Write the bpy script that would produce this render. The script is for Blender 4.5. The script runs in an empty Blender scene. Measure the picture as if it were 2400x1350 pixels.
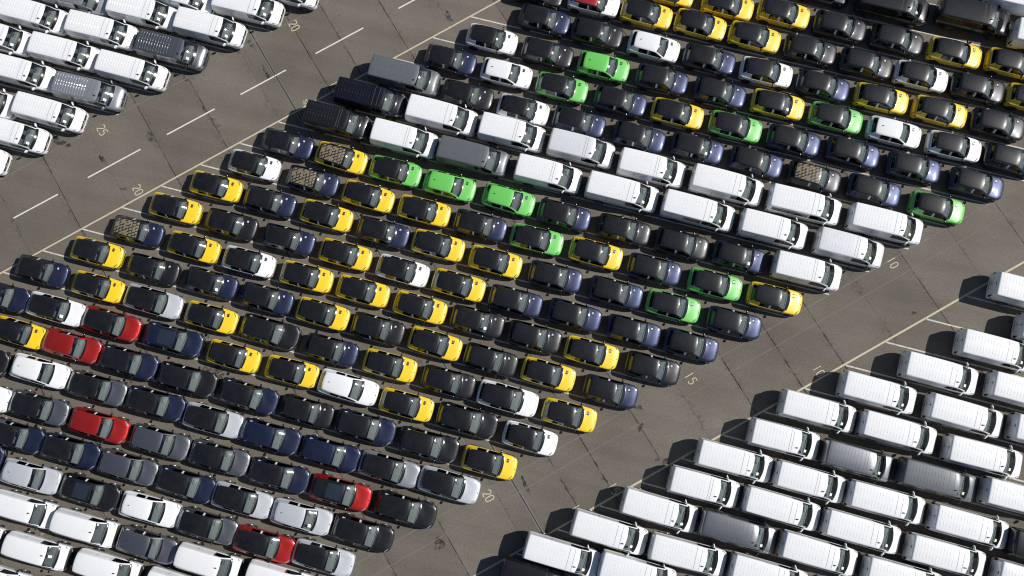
import bpy, bmesh, math, random
from mathutils import Vector, Matrix
from mathutils.bvhtree import BVHTree

random.seed(7)
SC = bpy.context.scene
COL = SC.collection

# ------------------------------------------------------------------ camera, sky, sun, exposure
cam_d = bpy.data.cameras.new('camera')
cam_d.sensor_width = 36.0
cam_d.lens = 33.0
cam_d.clip_end = 2000.0
cam = bpy.data.objects.new('camera', cam_d)
COL.objects.link(cam)
cam.matrix_world = Matrix((
    (0.96357313, -0.25385817, 0.08415971, 38.6847),
    (0.26352882, 0.95488277, -0.13693598, -5.4530),
    (-0.04560033, 0.15412634, 0.98699832, 68.2921),
    (0, 0, 0, 1)))
SC.camera = cam

SUN_EL, SUN_AZ = math.radians(44.2), math.radians(22.3)   # azimuth from +X, the way the vehicles face
SUN_DIR = Vector((math.cos(SUN_EL) * math.cos(SUN_AZ), math.cos(SUN_EL) * math.sin(SUN_AZ), math.sin(SUN_EL)))
world = bpy.data.worlds.new('World')
SC.world = world
world.use_nodes = True
wn = world.node_tree.nodes
wl = world.node_tree.links
sky = wn.new('ShaderNodeTexSky')
sky.sky_type = 'NISHITA'
sky.sun_disc = False
sky.sun_elevation = SUN_EL
sky.sun_rotation = math.pi / 2 - SUN_AZ
sky.air_density = 1.0
sky.dust_density = 0.6
wl.new(sky.outputs[0], wn['Background'].inputs[0])
wn['Background'].inputs[1].default_value = 0.06

sun_d = bpy.data.lights.new('sun', 'SUN')
sun_d.energy = 4.8
sun_d.angle = math.radians(0.53)
sun_d.color = (1.0, 0.972, 0.93)
sun = bpy.data.objects.new('sun', sun_d)
COL.objects.link(sun)
sun.location = (40, 0, 60)
sun.rotation_euler = SUN_DIR.to_track_quat('Z', 'Y').to_euler()

SC.view_settings.view_transform = 'Standard'
SC.view_settings.look = 'None'
SC.view_settings.exposure = 0.0
SC.view_settings.gamma = 1.0
SC.view_settings.use_curve_mapping = False
SC.cycles.filter_width = 1.15
SC.cycles.max_bounces = 6
SC.cycles.diffuse_bounces = 3
SC.cycles.glossy_bounces = 3
SC.cycles.transparent_max_bounces = 6

# ------------------------------------------------------------------ materials
MATS = {}

def new_mat(name):
    m = bpy.data.materials.new(name)
    m.use_nodes = True
    MATS[name] = m
    return m, m.node_tree.nodes, m.node_tree.links, m.node_tree.nodes['Principled BSDF']

def rgb(c):
    return (c[0], c[1], c[2], 1.0)

def plain(name, c, rough=0.5, metal=0.0, coat=0.0, spec=0.5, coat_rough=0.03):
    m, n, l, p = new_mat(name)
    p.inputs['Base Color'].default_value = rgb(c)
    p.inputs['Roughness'].default_value = rough
    p.inputs['Metallic'].default_value = metal
    p.inputs['Coat Weight'].default_value = coat
    p.inputs['Coat Roughness'].default_value = coat_rough
    p.inputs['Specular IOR Level'].default_value = spec
    return m

def paint(name, c, metal=0.0, rough=0.35, coat=1.0, dust=0.05):
    """car paint: a little film of dust that varies over the panels, clear coat on top"""
    m, n, l, p = new_mat(name)
    tc = n.new('ShaderNodeTexCoord')
    info = n.new('ShaderNodeObjectInfo')
    add = n.new('ShaderNodeVectorMath'); add.operation = 'ADD'
    l.new(tc.outputs['Object'], add.inputs[0]); l.new(info.outputs['Location'], add.inputs[1])
    no = n.new('ShaderNodeTexNoise'); no.inputs['Scale'].default_value = 1.7; no.inputs['Detail'].default_value = 5
    l.new(add.outputs[0], no.inputs['Vector'])
    mr = n.new('ShaderNodeMapRange'); mr.inputs[1].default_value = 0.35; mr.inputs[2].default_value = 0.75
    mr.inputs[3].default_value = 0.0; mr.inputs[4].default_value = dust
    l.new(no.outputs['Fac'], mr.inputs[0])
    mx = n.new('ShaderNodeMix'); mx.data_type = 'RGBA'
    mx.inputs['A'].default_value = rgb(c); mx.inputs['B'].default_value = (0.26, 0.235, 0.2, 1)
    l.new(mr.outputs[0], mx.inputs['Factor'])
    geo = n.new('ShaderNodeNewGeometry')                     # the inner side of a panel is cabin lining, not paint
    inn = n.new('ShaderNodeMix'); inn.data_type = 'RGBA'; inn.inputs['B'].default_value = (0.03, 0.03, 0.031, 1)
    l.new(geo.outputs['Backfacing'], inn.inputs['Factor']); l.new(mx.outputs['Result'], inn.inputs['A'])
    l.new(inn.outputs['Result'], p.inputs['Base Color'])
    r2 = n.new('ShaderNodeMapRange'); r2.inputs[3].default_value = 0.02; r2.inputs[4].default_value = 0.09
    l.new(no.outputs['Fac'], r2.inputs[0]); l.new(r2.outputs[0], p.inputs['Coat Roughness'])
    p.inputs['Roughness'].default_value = rough
    p.inputs['Metallic'].default_value = metal
    p.inputs['Coat Weight'].default_value = coat
    return m

PAINT = {
    'y': paint('paint_yellow', (0.80, 0.545, 0.010), 0.0, 0.4),
    'n': paint('paint_navy', (0.0120, 0.0200, 0.058), 0.55, 0.40, 0.8),
    'b': paint('paint_black', (0.018, 0.018, 0.0205), 0.6, 0.36, 0.8, 0.02),
    'w': paint('paint_white', (0.775, 0.78, 0.785), 0.0, 0.4),
    'e': paint('paint_green', (0.135, 0.52, 0.095), 0.0, 0.4),
    'r': paint('paint_red', (0.50, 0.016, 0.013), 0.65, 0.42),
    'l': paint('paint_light_silver', (0.56, 0.58, 0.61), 0.25, 0.36),
    's': paint('paint_silver', (0.36, 0.37, 0.40), 0.55, 0.36),
    'd': paint('paint_gunmetal', (0.21, 0.215, 0.235), 0.85, 0.38),
    'q': paint('paint_pale_silver', (0.68, 0.69, 0.71), 0.12, 0.38),
    'm': paint('paint_midnight', (0.010, 0.011, 0.020), 0.6, 0.36, 0.7, 0.02),
    'g': paint('paint_slate_grey', (0.115, 0.125, 0.135), 0.15, 0.4),
}
ROOF_BLACK = paint('paint_roof_black', (0.006, 0.006, 0.007), 0.1, 0.36, 0.7, 0.03)
ROOF_RED = paint('paint_roof_red', (0.33, 0.012, 0.014), 0.2, 0.4)
BLACK_TRIM = plain('black_trim', (0.014, 0.014, 0.015), 0.5)
GLOSS_BLACK = plain('gloss_black', (0.008, 0.008, 0.009), 0.12, 0, 0.6)
RUBBER = plain('rubber', (0.016, 0.016, 0.016), 0.8)
ALLOY = plain('alloy', (0.30, 0.31, 0.32), 0.35, 0.8)
DARK_ALLOY = plain('dark_alloy', (0.045, 0.045, 0.05), 0.35, 0.6)
CHROME = plain('chrome', (0.75, 0.76, 0.78), 0.12, 1.0)
LAMP = plain('lamp_lens', (0.32, 0.33, 0.35), 0.08, 0.3, 1.0)
LAMP_DARK = plain('lamp_dark', (0.012, 0.012, 0.013), 0.1, 0, 1.0)
TAIL = plain('tail_lamp', (0.045, 0.005, 0.005), 0.15, 0, 1.0)
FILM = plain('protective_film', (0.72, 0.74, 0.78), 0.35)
PAPER = plain('paper', (0.78, 0.80, 0.72), 0.7)
DASH = {k: plain('dashboard_' + n, (v, v * 1.02, v), 0.95, spec=0.1) for k, n, v in (('H', 'dark', 0.19), ('S', 'pale', 0.25), ('V', 'grey', 0.24), ('v', 'grey', 0.24), ('K', 'charcoal', 0.17))}
SEAT = plain('seat_fabric', (0.12, 0.12, 0.125), 0.85)
CABIN = plain('cabin_lining', (0.05, 0.05, 0.052), 0.9)
SHUT = plain('shut_line', (0.10, 0.10, 0.105), 0.8)

def glass(name, tint, base=0.035):
    m, n, l, p = new_mat(name)
    n.remove(p)
    out = n['Material Output']
    tr = n.new('ShaderNodeBsdfTransparent'); tr.inputs[0].default_value = rgb(tint)
    gl = n.new('ShaderNodeBsdfGlossy'); gl.inputs['Roughness'].default_value = 0.042
    gl.inputs['Color'].default_value = (0.92, 0.97, 1.0, 1)
    fr = n.new('ShaderNodeFresnel'); fr.inputs['IOR'].default_value = 1.5
    ad = n.new('ShaderNodeMath'); ad.operation = 'ADD'; ad.inputs[1].default_value = base; ad.use_clamp = True
    l.new(fr.outputs[0], ad.inputs[0])
    mx = n.new('ShaderNodeMixShader')
    l.new(ad.outputs[0], mx.inputs[0]); l.new(tr.outputs[0], mx.inputs[1]); l.new(gl.outputs[0], mx.inputs[2])
    l.new(mx.outputs[0], out.inputs['Surface'])
    return m

GLASS = glass('windscreen_glass', (0.86, 0.93, 0.91), 0.06)
GLASS_DARK = glass('tinted_glass', (0.09, 0.10, 0.105), 0.02)

def pattern_roof():
    """printed roof: rows of black hooks, each a slanted bar between two short bars, on a gold ground"""
    m, n, l, p = new_mat('printed_roof')
    def M(op, a, b=None):
        t = n.new('ShaderNodeMath'); t.operation = op
        for k, q in enumerate((a, b)):
            if q is None: continue
            if isinstance(q, (int, float)): t.inputs[k].default_value = q
            else: l.new(q, t.inputs[k])
        return t.outputs[0]
    tc = n.new('ShaderNodeTexCoord'); sp = n.new('ShaderNodeSeparateXYZ'); l.new(tc.outputs['Object'], sp.inputs[0])
    gy = M('MULTIPLY', M('ADD', M('MULTIPLY', sp.outputs[1], 0.95), M('MULTIPLY', sp.outputs[0], 0.31)), 4.7); row = M('FLOOR', gy)
    gx = M('ADD', M('MULTIPLY', M('SUBTRACT', M('MULTIPLY', sp.outputs[0], 0.95), M('MULTIPLY', sp.outputs[1], 0.31)), 3.7), M('MULTIPLY', row, 0.37))
    fx, fy = M('FRACT', gx), M('FRACT', gy)
    slant = M('LESS_THAN', M('ABSOLUTE', M('SUBTRACT', fx, M('ADD', M('MULTIPLY', fy, 0.5), 0.25))), 0.19)
    top = M('MULTIPLY', M('GREATER_THAN', fy, 0.72), M('GREATER_THAN', fx, 0.25))
    low = M('MULTIPLY', M('LESS_THAN', fy, 0.24), M('LESS_THAN', fx, 0.7))
    ink = M('MAXIMUM', M('MAXIMUM', slant, M('MULTIPLY', top, M('LESS_THAN', fx, 0.8))), M('MULTIPLY', low, M('GREATER_THAN', fx, 0.12)))
    no = n.new('ShaderNodeTexNoise'); no.inputs['Scale'].default_value = 4.5; l.new(tc.outputs['Object'], no.inputs['Vector'])
    ink = M('MULTIPLY', ink, M('GREATER_THAN', no.outputs['Fac'], 0.43))
    mx = n.new('ShaderNodeMix'); mx.data_type = 'RGBA'
    mx.inputs['A'].default_value = (0.215, 0.175, 0.11, 1); mx.inputs['B'].default_value = (0.012, 0.012, 0.013, 1)
    l.new(ink, mx.inputs['Factor']); l.new(mx.outputs['Result'], p.inputs['Base Color'])
    p.inputs['Roughness'].default_value = 0.4; p.inputs['Coat Weight'].default_value = 0.5
    return m

ROOF_PRINT = pattern_roof()

ASPHALT_C = (0.141, 0.1245, 0.1035)

def asphalt_color(n, l, pos):
    """worn asphalt: stone grain, broad blotches, streaks along the road"""
    def noise(scale, detail, vec, rough=0.55):
        t = n.new('ShaderNodeTexNoise'); t.inputs['Scale'].default_value = scale
        t.inputs['Detail'].default_value = detail; t.inputs['Roughness'].default_value = rough
        l.new(vec, t.inputs['Vector']); return t.outputs['Fac']
    def ramp(v, a, b, lo, hi):
        t = n.new('ShaderNodeMapRange'); t.inputs[1].default_value = a; t.inputs[2].default_value = b
        t.inputs[3].default_value = lo; t.inputs[4].default_value = hi
        l.new(v, t.inputs[0]); return t.outputs[0]
    def mul(a, b):
        t = n.new('ShaderNodeMath'); t.operation = 'MULTIPLY'; l.new(a, t.inputs[0]); l.new(b, t.inputs[1]); return t.outputs[0]
    mp = n.new('ShaderNodeMapping'); mp.inputs['Rotation'].default_value = (0, 0, math.radians(-44.5))
    mp.inputs['Scale'].default_value = (0.05, 0.7, 1)
    l.new(pos, mp.inputs['Vector'])
    f = mul(ramp(noise(9.0, 3, pos, 0.8), 0.25, 0.75, 0.70, 1.30), ramp(noise(0.22, 6, pos), 0.3, 0.7, 0.86, 1.12))
    f = mul(f, ramp(noise(1.0, 4, mp.outputs[0]), 0.3, 0.7, 0.89, 1.11))
    f = mul(f, ramp(noise(34.0, 2, pos, 0.9), 0.2, 0.8, 0.86, 1.14))
    return f, noise, ramp, mul

def asphalt_mat(name, edge=True):
    m, n, l, p = new_mat(name)
    geo = n.new('ShaderNodeNewGeometry'); pos = geo.outputs['Position']
    f, noise, ramp, mul = asphalt_color(n, l, pos)
    info = n.new('ShaderNodeObjectInfo')
    f = mul(f, ramp(info.outputs['Random'], 0, 1, 0.90, 1.09))
    base = n.new('ShaderNodeMix'); base.data_type = 'RGBA'; base.blend_type = 'MULTIPLY'; base.inputs['Factor'].default_value = 1
    base.inputs['A'].default_value = rgb(ASPHALT_C)
    cmb = n.new('ShaderNodeCombineColor')
    for i in range(3): l.new(f, cmb.inputs[i])
    l.new(cmb.outputs[0], base.inputs['B'])
    col = base.outputs['Result']
    # oil and dirt spots, moss creeping out of the joints
    spots = ramp(noise(0.9, 6, pos, 0.65), 0.63, 0.70, 0, 0.6)
    fine = ramp(noise(2.6, 3, pos, 0.5), 0.5, 0.66, 0, 1)
    spots = mul(spots, fine)
    if edge:
        tc = n.new('ShaderNodeTexCoord'); sep = n.new('ShaderNodeSeparateXYZ')
        l.new(tc.outputs['Generated'], sep.inputs[0])
        d = n.new('ShaderNodeMath'); d.operation = 'SUBTRACT'; d.inputs[1].default_value = 0.5; l.new(sep.outputs[0], d.inputs[0])
        ab = n.new('ShaderNodeMath'); ab.operation = 'ABSOLUTE'; l.new(d.outputs[0], ab.inputs[0])
        near = ramp(ab.outputs[0], 0.37, 0.49, 0, 1)
        gate = ramp(noise(0.45, 4, pos, 0.6), 0.46, 0.60, 0, 1)
        e = mul(mul(near, gate), ramp(noise(3.2, 3, pos, 0.6), 0.48, 0.66, 0, 0.62))
        mxx = n.new('ShaderNodeMath'); mxx.operation = 'MAXIMUM'; l.new(spots, mxx.inputs[0]); l.new(e, mxx.inputs[1])
        spots = mxx.outputs[0]
    mx = n.new('ShaderNodeMix'); mx.data_type = 'RGBA'; mx.inputs['B'].default_value = (0.022, 0.021, 0.017, 1)
    l.new(spots, mx.inputs['Factor']); l.new(col, mx.inputs['A']); l.new(mx.outputs['Result'], p.inputs['Base Color'])
    p.inputs['Roughness'].default_value = 0.9
    p.inputs['Specular IOR Level'].default_value = 0.25
    bp = n.new('ShaderNodeBump'); bp.inputs['Strength'].default_value = 0.25; bp.inputs['Distance'].default_value = 0.01
    l.new(noise(40, 3, pos, 0.8), bp.inputs['Height']); l.new(bp.outputs[0], p.inputs['Normal'])
    return m

ASPHALT = asphalt_mat('asphalt_strip', True)
ASPHALT_BASE = asphalt_mat('asphalt_base', False)

def worn(name, c, keep, scale=3.0, soft=0.12, base=None):
    """road paint or joint filler, worn through to the asphalt: keep = share of it left"""
    m, n, l, p = new_mat(name)
    geo = n.new('ShaderNodeNewGeometry'); pos = geo.outputs['Position']
    f, noise, ramp, mul = asphalt_color(n, l, pos)
    base = n.new('ShaderNodeMix'); base.data_type = 'RGBA'; base.blend_type = 'MULTIPLY'; base.inputs['Factor'].default_value = 1
    base.inputs['A'].default_value = rgb(ASPHALT_C)
    cmb = n.new('ShaderNodeCombineColor')
    for i in range(3): l.new(f, cmb.inputs[i])
    l.new(cmb.outputs[0], base.inputs['B'])
    w = noise(scale, 6, pos, 0.72)
    t = 0.5 + (0.5 - keep) * 0.42
    mx = n.new('ShaderNodeMix'); mx.data_type = 'RGBA'
    l.new(ramp(w, t - soft, t + soft, 0, 1), mx.inputs['Factor'])
    l.new(base.outputs['Result'], mx.inputs['A']); mx.inputs['B'].default_value = rgb(c)
    l.new(mx.outputs['Result'], p.inputs['Base Color'])
    p.inputs['Roughness'].default_value = 0.85
    p.inputs['Specular IOR Level'].default_value = 0.3
    return m

P_WHITE = worn('line_white', (0.66, 0.63, 0.58), 0.92)
P_CREAM = worn('line_cream', (0.52, 0.45, 0.33), 0.92)
P_STALL = worn('line_stall', (0.56, 0.53, 0.48), 0.80, 4.0)
P_FAINT = worn('line_faint', (0.185, 0.167, 0.137), 0.55, 2.0, 0.2)
P_NUM = worn('number_cream', (0.56, 0.48, 0.33), 0.85, 5.0)
P_NUM_OLD = worn('number_orange', (0.45, 0.30, 0.14), 0.7, 5.0)
SEAL = worn('joint_bitumen', (0.014, 0.013, 0.012), 0.62, 0.9, 0.1)
SEAL_THIN = worn('joint_thin', (0.03, 0.028, 0.025), 0.5, 0.7, 0.15)
STAIN = worn('oil_stain', (0.028, 0.026, 0.022), 0.56, 2.4, 0.09)
STEEL = plain('drain_steel', (0.30, 0.30, 0.28), 0.5, 0.5)
SLOT = plain('drain_slot', (0.05, 0.047, 0.042), 0.9)

# ------------------------------------------------------------------ mesh helpers
def link(o, parent=None):
    COL.objects.link(o)
    if parent is not None:
        o.parent = parent
    return o

def mesh_from(name, verts, faces, mat, smooth=False):
    me = bpy.data.meshes.new(name)
    me.from_pydata([tuple(v) for v in verts], [], faces)
    me.materials.append(mat)
    if smooth:
        me.polygons.foreach_set('use_smooth', [True] * len(me.polygons))
    me.update()
    return me

def obj(name, me, parent=None, kind=None, loc=None, rz=None):
    o = bpy.data.objects.new(name, me)
    link(o, parent)
    if kind: o['kind'] = kind
    if loc is not None: o.location = loc
    if rz is not None: o.rotation_euler = (0, 0, rz)
    return o

class MB:
    """collects boxes, ribbons and lathes into one mesh"""
    def __init__(s): s.v = []; s.f = []
    def add(s, vs, fs):
        b = len(s.v); s.v += [tuple(v) for v in vs]; s.f += [tuple(b + i for i in f) for f in fs]
    def box(s, x0, x1, y0, y1, z0, z1, bev=0.0):
        if bev <= 0:
            vs = [(x, y, z) for z in (z0, z1) for y in (y0, y1) for x in (x0, x1)]
            s.add(vs, [(0, 2, 3, 1), (4, 5, 7, 6), (0, 1, 5, 4), (2, 6, 7, 3), (0, 4, 6, 2), (1, 3, 7, 5)])
        else:
            bm = bmesh.new(); bmesh.ops.create_cube(bm, size=1)
            for v in bm.verts:
                v.co = Vector(((x0 + x1) / 2 + v.co.x * (x1 - x0), (y0 + y1) / 2 + v.co.y * (y1 - y0), (z0 + z1) / 2 + v.co.z * (z1 - z0)))
            bmesh.ops.bevel(bm, geom=list(bm.edges), offset=bev, segments=2, affect='EDGES', profile=0.6)
            bm.verts.index_update()
            s.add([v.co for v in bm.verts], [[v.index for v in f.verts] for f in bm.faces]); bm.free()
    def lathe_y(s, prof, n=20, c=(0, 0, 0), sgn=1):
        """prof: (radius, y); turned about the y axis"""
        vs = []
        for r, y in prof:
            for k in range(n):
                a = 2 * math.pi * k / n
                vs.append((c[0] + r * math.cos(a), c[1] + sgn * y, c[2] + r * math.sin(a)))
        fs = []
        for i in range(len(prof) - 1):
            for k in range(n):
                q = (i * n + k, i * n + (k + 1) % n, (i + 1) * n + (k + 1) % n, (i + 1) * n + k)
                fs.append(q if sgn > 0 else q[::-1])
        s.add(vs, fs)
    def ribbon(s, pts, w, z=0.0):
        n = len(pts)
        vs = []
        for i, p in enumerate(pts):
            a = Vector(pts[max(0, i - 1)]); b = Vector(pts[min(n - 1, i + 1)])
            d = (b - a).normalized(); nn = Vector((-d.y, d.x)) * w / 2
            vs += [(p[0] + nn.x, p[1] + nn.y, z), (p[0] - nn.x, p[1] - nn.y, z)]
        s.add(vs, [(2 * i, 2 * i + 1, 2 * i + 3, 2 * i + 2) for i in range(n - 1)])
    def mesh(s, name, mat, smooth=False): return mesh_from(name, s.v, s.f, mat, smooth)

# ------------------------------------------------------------------ the ground: asphalt strips, joints, painted lines
PITCH = 3.38                      # stall pitch along the road, metres
UX, UY = math.cos(math.radians(44.5)), math.sin(math.radians(44.5))

def kv(k, v):
    """lane line number k and distance v along the lanes -> metres"""
    return Vector(((k * UX + v) * PITCH, k * UY * PITCH))

g = MB()
g.add([(-400, -400, -0.03), (480, -400, -0.03), (480, 400, -0.03), (-400, 400, -0.03)], [(0, 1, 2, 3)])
ground = obj('ground', g.mesh('ground', ASPHALT_BASE), None, 'structure')

JA = math.radians(43.9)           # the strips run down to the right, square to the roads
JN = Vector((math.sin(JA), math.cos(JA)))
JD = Vector((math.cos(JA), -math.sin(JA)))
JOINTS = [-40.3, -36.3, -32.3, -28.3, -24.3, -20.2, -16.2, -12.1, -8.1, -4.26, -0.05, 3.96, 8.12, 12.6, 17.1, 21.6,
          24.3, 28.4, 32.2, 36.0, 39.8, 43.2, 47.2, 51.2, 55.1, 59.1, 63.0, 67.0, 71.0, 75.0, 79.0, 83.0]
STRONG = {-8.1, -0.05, 8.12, 12.6, 21.6, 24.3, 28.4, 36.0, 39.8, 43.2, -16.2, 51.2, 59.1}
def rot_obj(o, q, t=0.0, z=0.0):
    """put a piece built with its local x across the strips (q) and local y along them"""
    p = JN * q + JD * t
    o.location = (p.x, p.y, z)
    o.rotation_euler = (0, 0, math.atan2(JN.y, JN.x))
for a, b in zip(JOINTS, JOINTS[1:]):
    h = (b - a) / 2
    ga = 0.028 if a in STRONG else 0.012
    gb = 0.028 if b in STRONG else 0.012
    m = MB(); m.box(-h + ga, h - gb, -130, 90, -0.025, 0.0)
    o = obj('paving_strip', m.mesh('paving_strip', ASPHALT), ground)
    rot_obj(o, (a + b) / 2)
for a in JOINTS:
    ga = 0.027 if a in STRONG else 0.011
    m = MB(); m.box(-ga, ga, -130, 90, -0.026, -0.004)
    o = obj('joint_filler', m.mesh('joint_filler', SEAL if a in STRONG else SEAL_THIN), ground)
    rot_obj(o, a)
# repairs: bitumen run over the joints in wavering bands
for q, t0, t1 in ((-0.05, -12, -3.5), (21.6, -4.5, 6.5), (28.4, -12, -2), (24.3, 31, 40), (36.0, 33, 44), (39.8, 33, 41),
                  (43.2, 35, 42), (12.6, 26, 32), (8.12, 25, 31), (28.4, 29, 34), (3.96, 12, 20), (-8.1, 4, 12)):
    m = MB(); n_ = 40; pts = []
    for i in range(n_ + 1):
        t = t0 + (t1 - t0) * i / n_
        pts.append((random.uniform(-0.008, 0.008), -t))
    vs = []
    for i, p in enumerate(pts):
        w = 0.03 + 0.02 * random.random() * math.sin(math.pi * i / n_)
        vs += [(p[0] + w, p[1], 0.003), (p[0] - w, p[1], 0.003)]
    m.add(vs, [(2 * i, 2 * i + 2, 2 * i + 3, 2 * i + 1)[::-1] for i in range(n_)])
    o = obj('bitumen_band', m.mesh('bitumen_band', SEAL), ground)
    rot_obj(o, q)

# slot drain running straight through the whole park
dr = obj('slot_drain', (lambda m: (m.box(-0.10, 0.10, -130, 90, -0.02, 0.0035), m.mesh('slot_drain', SLOT))[1])(MB()), ground)
rot_obj(dr, 18.55)
for s_ in (-1, 1):
    m = MB(); m.box(s_ * 0.085 - 0.02, s_ * 0.085 + 0.02, -130, 90, -0.02, 0.006)
    o = obj('rail', m.mesh('rail', STEEL), dr)

def line(name, p, q, w, mat, z=0.004):
    m = MB()
    d = (q - p); n_ = max(1, int(d.length / 2.0))
    m.ribbon([tuple(p + d * (i / n_)) for i in range(n_ + 1)], w, z)
    return obj(name, m.mesh(name, mat), ground)

# long lines beside the roads
line('edge_line', kv(-4.0, 0), kv(16, 0), 0.115, P_CREAM)
line('edge_line', kv(-9.5, 15.53), kv(12, 15.53), 0.135, P_CREAM)
line('faded_line', kv(-8, -2.84), kv(14, -2.84), 0.07, P_FAINT)
line('faded_line', kv(-14, 13.5), kv(16, 13.5), 0.08, P_FAINT)
line('faded_line', kv(-14, 14.05), kv(12, 14.05), 0.06, P_FAINT)
line('faded_line', kv(-14, 6.37), kv(16, 6.37), 0.09, P_FAINT)
line('faded_line', kv(-14, 8.2), kv(16, 8.2), 0.05, P_FAINT)
# dashes down the middle of the upper road
for a, b in ((-4.1, -2.9), (-2.2, -1.0), (-0.24, 0.88), (1.65, 2.99), (3.68, 4.9), (5.58, 6.75), (7.53, 8.77), (9.7, 10.9), (11.6, 12.8)):
    line('dash_line', kv(a, -1.44), kv(b, -1.43), 0.105, P_WHITE)
# stall lines
for k in range(-13, 17):
    line('stall_line', kv(k, 0.03), kv(k, 13.48), 0.10, P_STALL, 0.008)
for k in range(-9, 12):
    line('stall_line', kv(k + 0.01, 15.57), kv(k + 0.01, 26), 0.105, P_STALL, 0.008)
for k in range(-6, 14):
    line('stall_line', kv(k - 0.08, -14), kv(k - 0.08, -2.86), 0.10, P_STALL, 0.008)

# painted stall numbers (strokes)
def arc(cx, cy, rx, ry, a0, a1, n=10):
    return [(cx + rx * math.cos(math.radians(a0 + (a1 - a0) * i / n)), cy + ry * math.sin(math.radians(a0 + (a1 - a0) * i / n))) for i in range(n + 1)]
GLYPH = {
    '0': [arc(0.27, 0.72, 0.22, 0.26, 0, 180) + arc(0.27, 0.28, 0.22, 0.26, 180, 360) + [(0.49, 0.5), (0.49, 0.72)]],
    '1': [[(0.2, 0.0), (0.2, 0.34)], [(0.2, 0.38), (0.2, 0.66)], [(0.2, 0.70), (0.2, 1.0)]],
    '2': [arc(0.27, 0.75, 0.22, 0.23, 165, -35) + [(0.08, 0.06), (0.04, 0.02)], [(0.02, 0.03), (0.5, 0.03)]],
    '5': [[(0.47, 0.98), (0.08, 0.98)], [(0.09, 0.98), (0.07, 0.56)], arc(0.25, 0.32, 0.24, 0.28, 130, -140)],
    '6': [arc(0.27, 0.28, 0.21, 0.26, 0, 360, 16), [(0.06, 0.3), (0.10, 0.65), (0.32, 0.98)]],
    'D': [[(0.06, 0.0), (0.06, 1.0)], [(0.06, 1.0)] + arc(0.12, 0.5, 0.36, 0.5, 90, -90) + [(0.06, 0.0)]],
    'F': [[(0.06, 0.0), (0.06, 1.0)], [(0.06, 0.98), (0.46, 0.98)], [(0.06, 0.55), (0.36, 0.55)]],
}
def number(text, x, y, h, ang, mat=P_NUM):
    m = MB(); adv = 0.64 * h; wtot = adv * len(text)
    for i, ch in enumerate(text):
        for stroke in GLYPH[ch]:
            m.ribbon([(i * adv + px * h - wtot / 2, py * h - h / 2) for px, py in stroke], 0.085 * h + 0.012, 0.0)
    o = obj('painted_number', m.mesh('painted_number', mat), ground)
    o.location = (x, y, 0.0045); o.rotation_euler = (0, 0, math.radians(ang))
for text, x, y, h in (('25', -1.02, 7.76, 0.68), ('20', 11.0, 19.59, 0.68), ('20', 3.23, 3.96, 0.66), ('15', 15.55, 15.62, 0.64),
                      ('15', 47.09, 0.95, 0.66), ('20', 35.21, -10.91, 0.66), ('10', 59.16, 12.9, 0.62), ('10', 55.75, 3.85, 0.62),
                      ('15', 43.7, -8.05, 0.62), ('16', 41.55, -10.2, 0.6)):
    number(text, x, y, h, -45.5)
number('DF', 13.65, 13.8, 0.42, 180 + 44.5)
number('2', 4.9, -22.0, 0.62, -45.5, P_NUM_OLD)
number('2', 17.1, -10.05, 0.6, -45.5, P_NUM_OLD)

# oil and damp stains with outlines of their own
def stain(x, y, rx, ry, ang, z):
    m = MB(); n_ = 22; vs = [(0, 0, 0)]
    ph = [random.uniform(0, 6.28) for _ in range(4)]
    for i in range(n_):
        a = 2 * math.pi * i / n_
        r = 1 + 0.22 * math.sin(2 * a + ph[0]) + 0.18 * math.sin(3 * a + ph[1]) + 0.14 * math.sin(5 * a + ph[2]) + 0.1 * math.sin(8 * a + ph[3])
        vs.append((rx * r * math.cos(a), ry * r * math.sin(a), 0))
    m.add(vs, [(0, i + 1, (i + 1) % n_ + 1) for i in range(n_)])
    o = obj('oil_stain', m.mesh('oil_stain', STAIN), ground)
    o.location = (x, y, z); o.rotation_euler = (0, 0, math.radians(ang))
for i, (x, y, rx, ry, ang) in enumerate(((22.5, 23.3, .42, .18, -40), (2.1, 3.8, .22, .14, 0), (2.8, 8.2, .55, .2, -44), (37.6, -9.5, .75, .13, -44),
        (61.3, 9.7, .16, .12, 0), (32.7, -15.0, .55, .3, -44), (46.5, -5.2, .45, .25, 20), (44.4, -3.3, .2, .3, 0), (3.0, 13.8, .6, .35, -44),
        (4.1, 13.6, .4, .3, 0), (6.2, 11.4, .3, .14, -40), (8.2, 17.3, .5, .16, -44), (10.0, 15.4, .7, .1, -44), (43.9, -2.0, .3, .2, 0),
        (-0.3, 5.6, .35, .16, -44), (-4.0, 6.1, .8, .3, -20), (13.4, -7.9, 1.1, .55, -44), (16.1, -10.5, 1.3, .5, -44), (21.7, -13.6, 1.2, .45, -44),
        (7.1, -3.7, .7, .35, -30), (11.2, -4.6, .9, .4, -44), (7.0, -9.3, .8, .35, -44), (19.0, -16.0, 1.0, .4, -44), (24.5, -11.0, .9, .35, -40),
        (14.6, -13.2, .8, .4, -44), (27.0, -13.6, .7, .3, -30))):
    stain(x, y, rx, ry, ang, 0.0021 + 0.00004 * i)

# ------------------------------------------------------------------ vehicle shells
# half rings: 0 under-edge, 1 sill, 2 flank, 3 belt, 4 glass base, 5 glass top, 6 roof edge, 7 mid, 8 centre line
def st(x, W, low, belt, gb, gt, re, md, cz, dx=(0, 0, 0, 0, 0)):
    zb, zs, zm = low
    return [(x, W * 0.86, zb), (x, W * 0.965, zs), (x, W, zm), (x, belt[0], belt[1]), (x + dx[0], gb[0], gb[1]),
            (x + dx[1], gt[0], gt[1]), (x + dx[2], re[0], re[1]), (x + dx[3], md[0], md[1]), (x + dx[4], 0.0, cz)]

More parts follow.
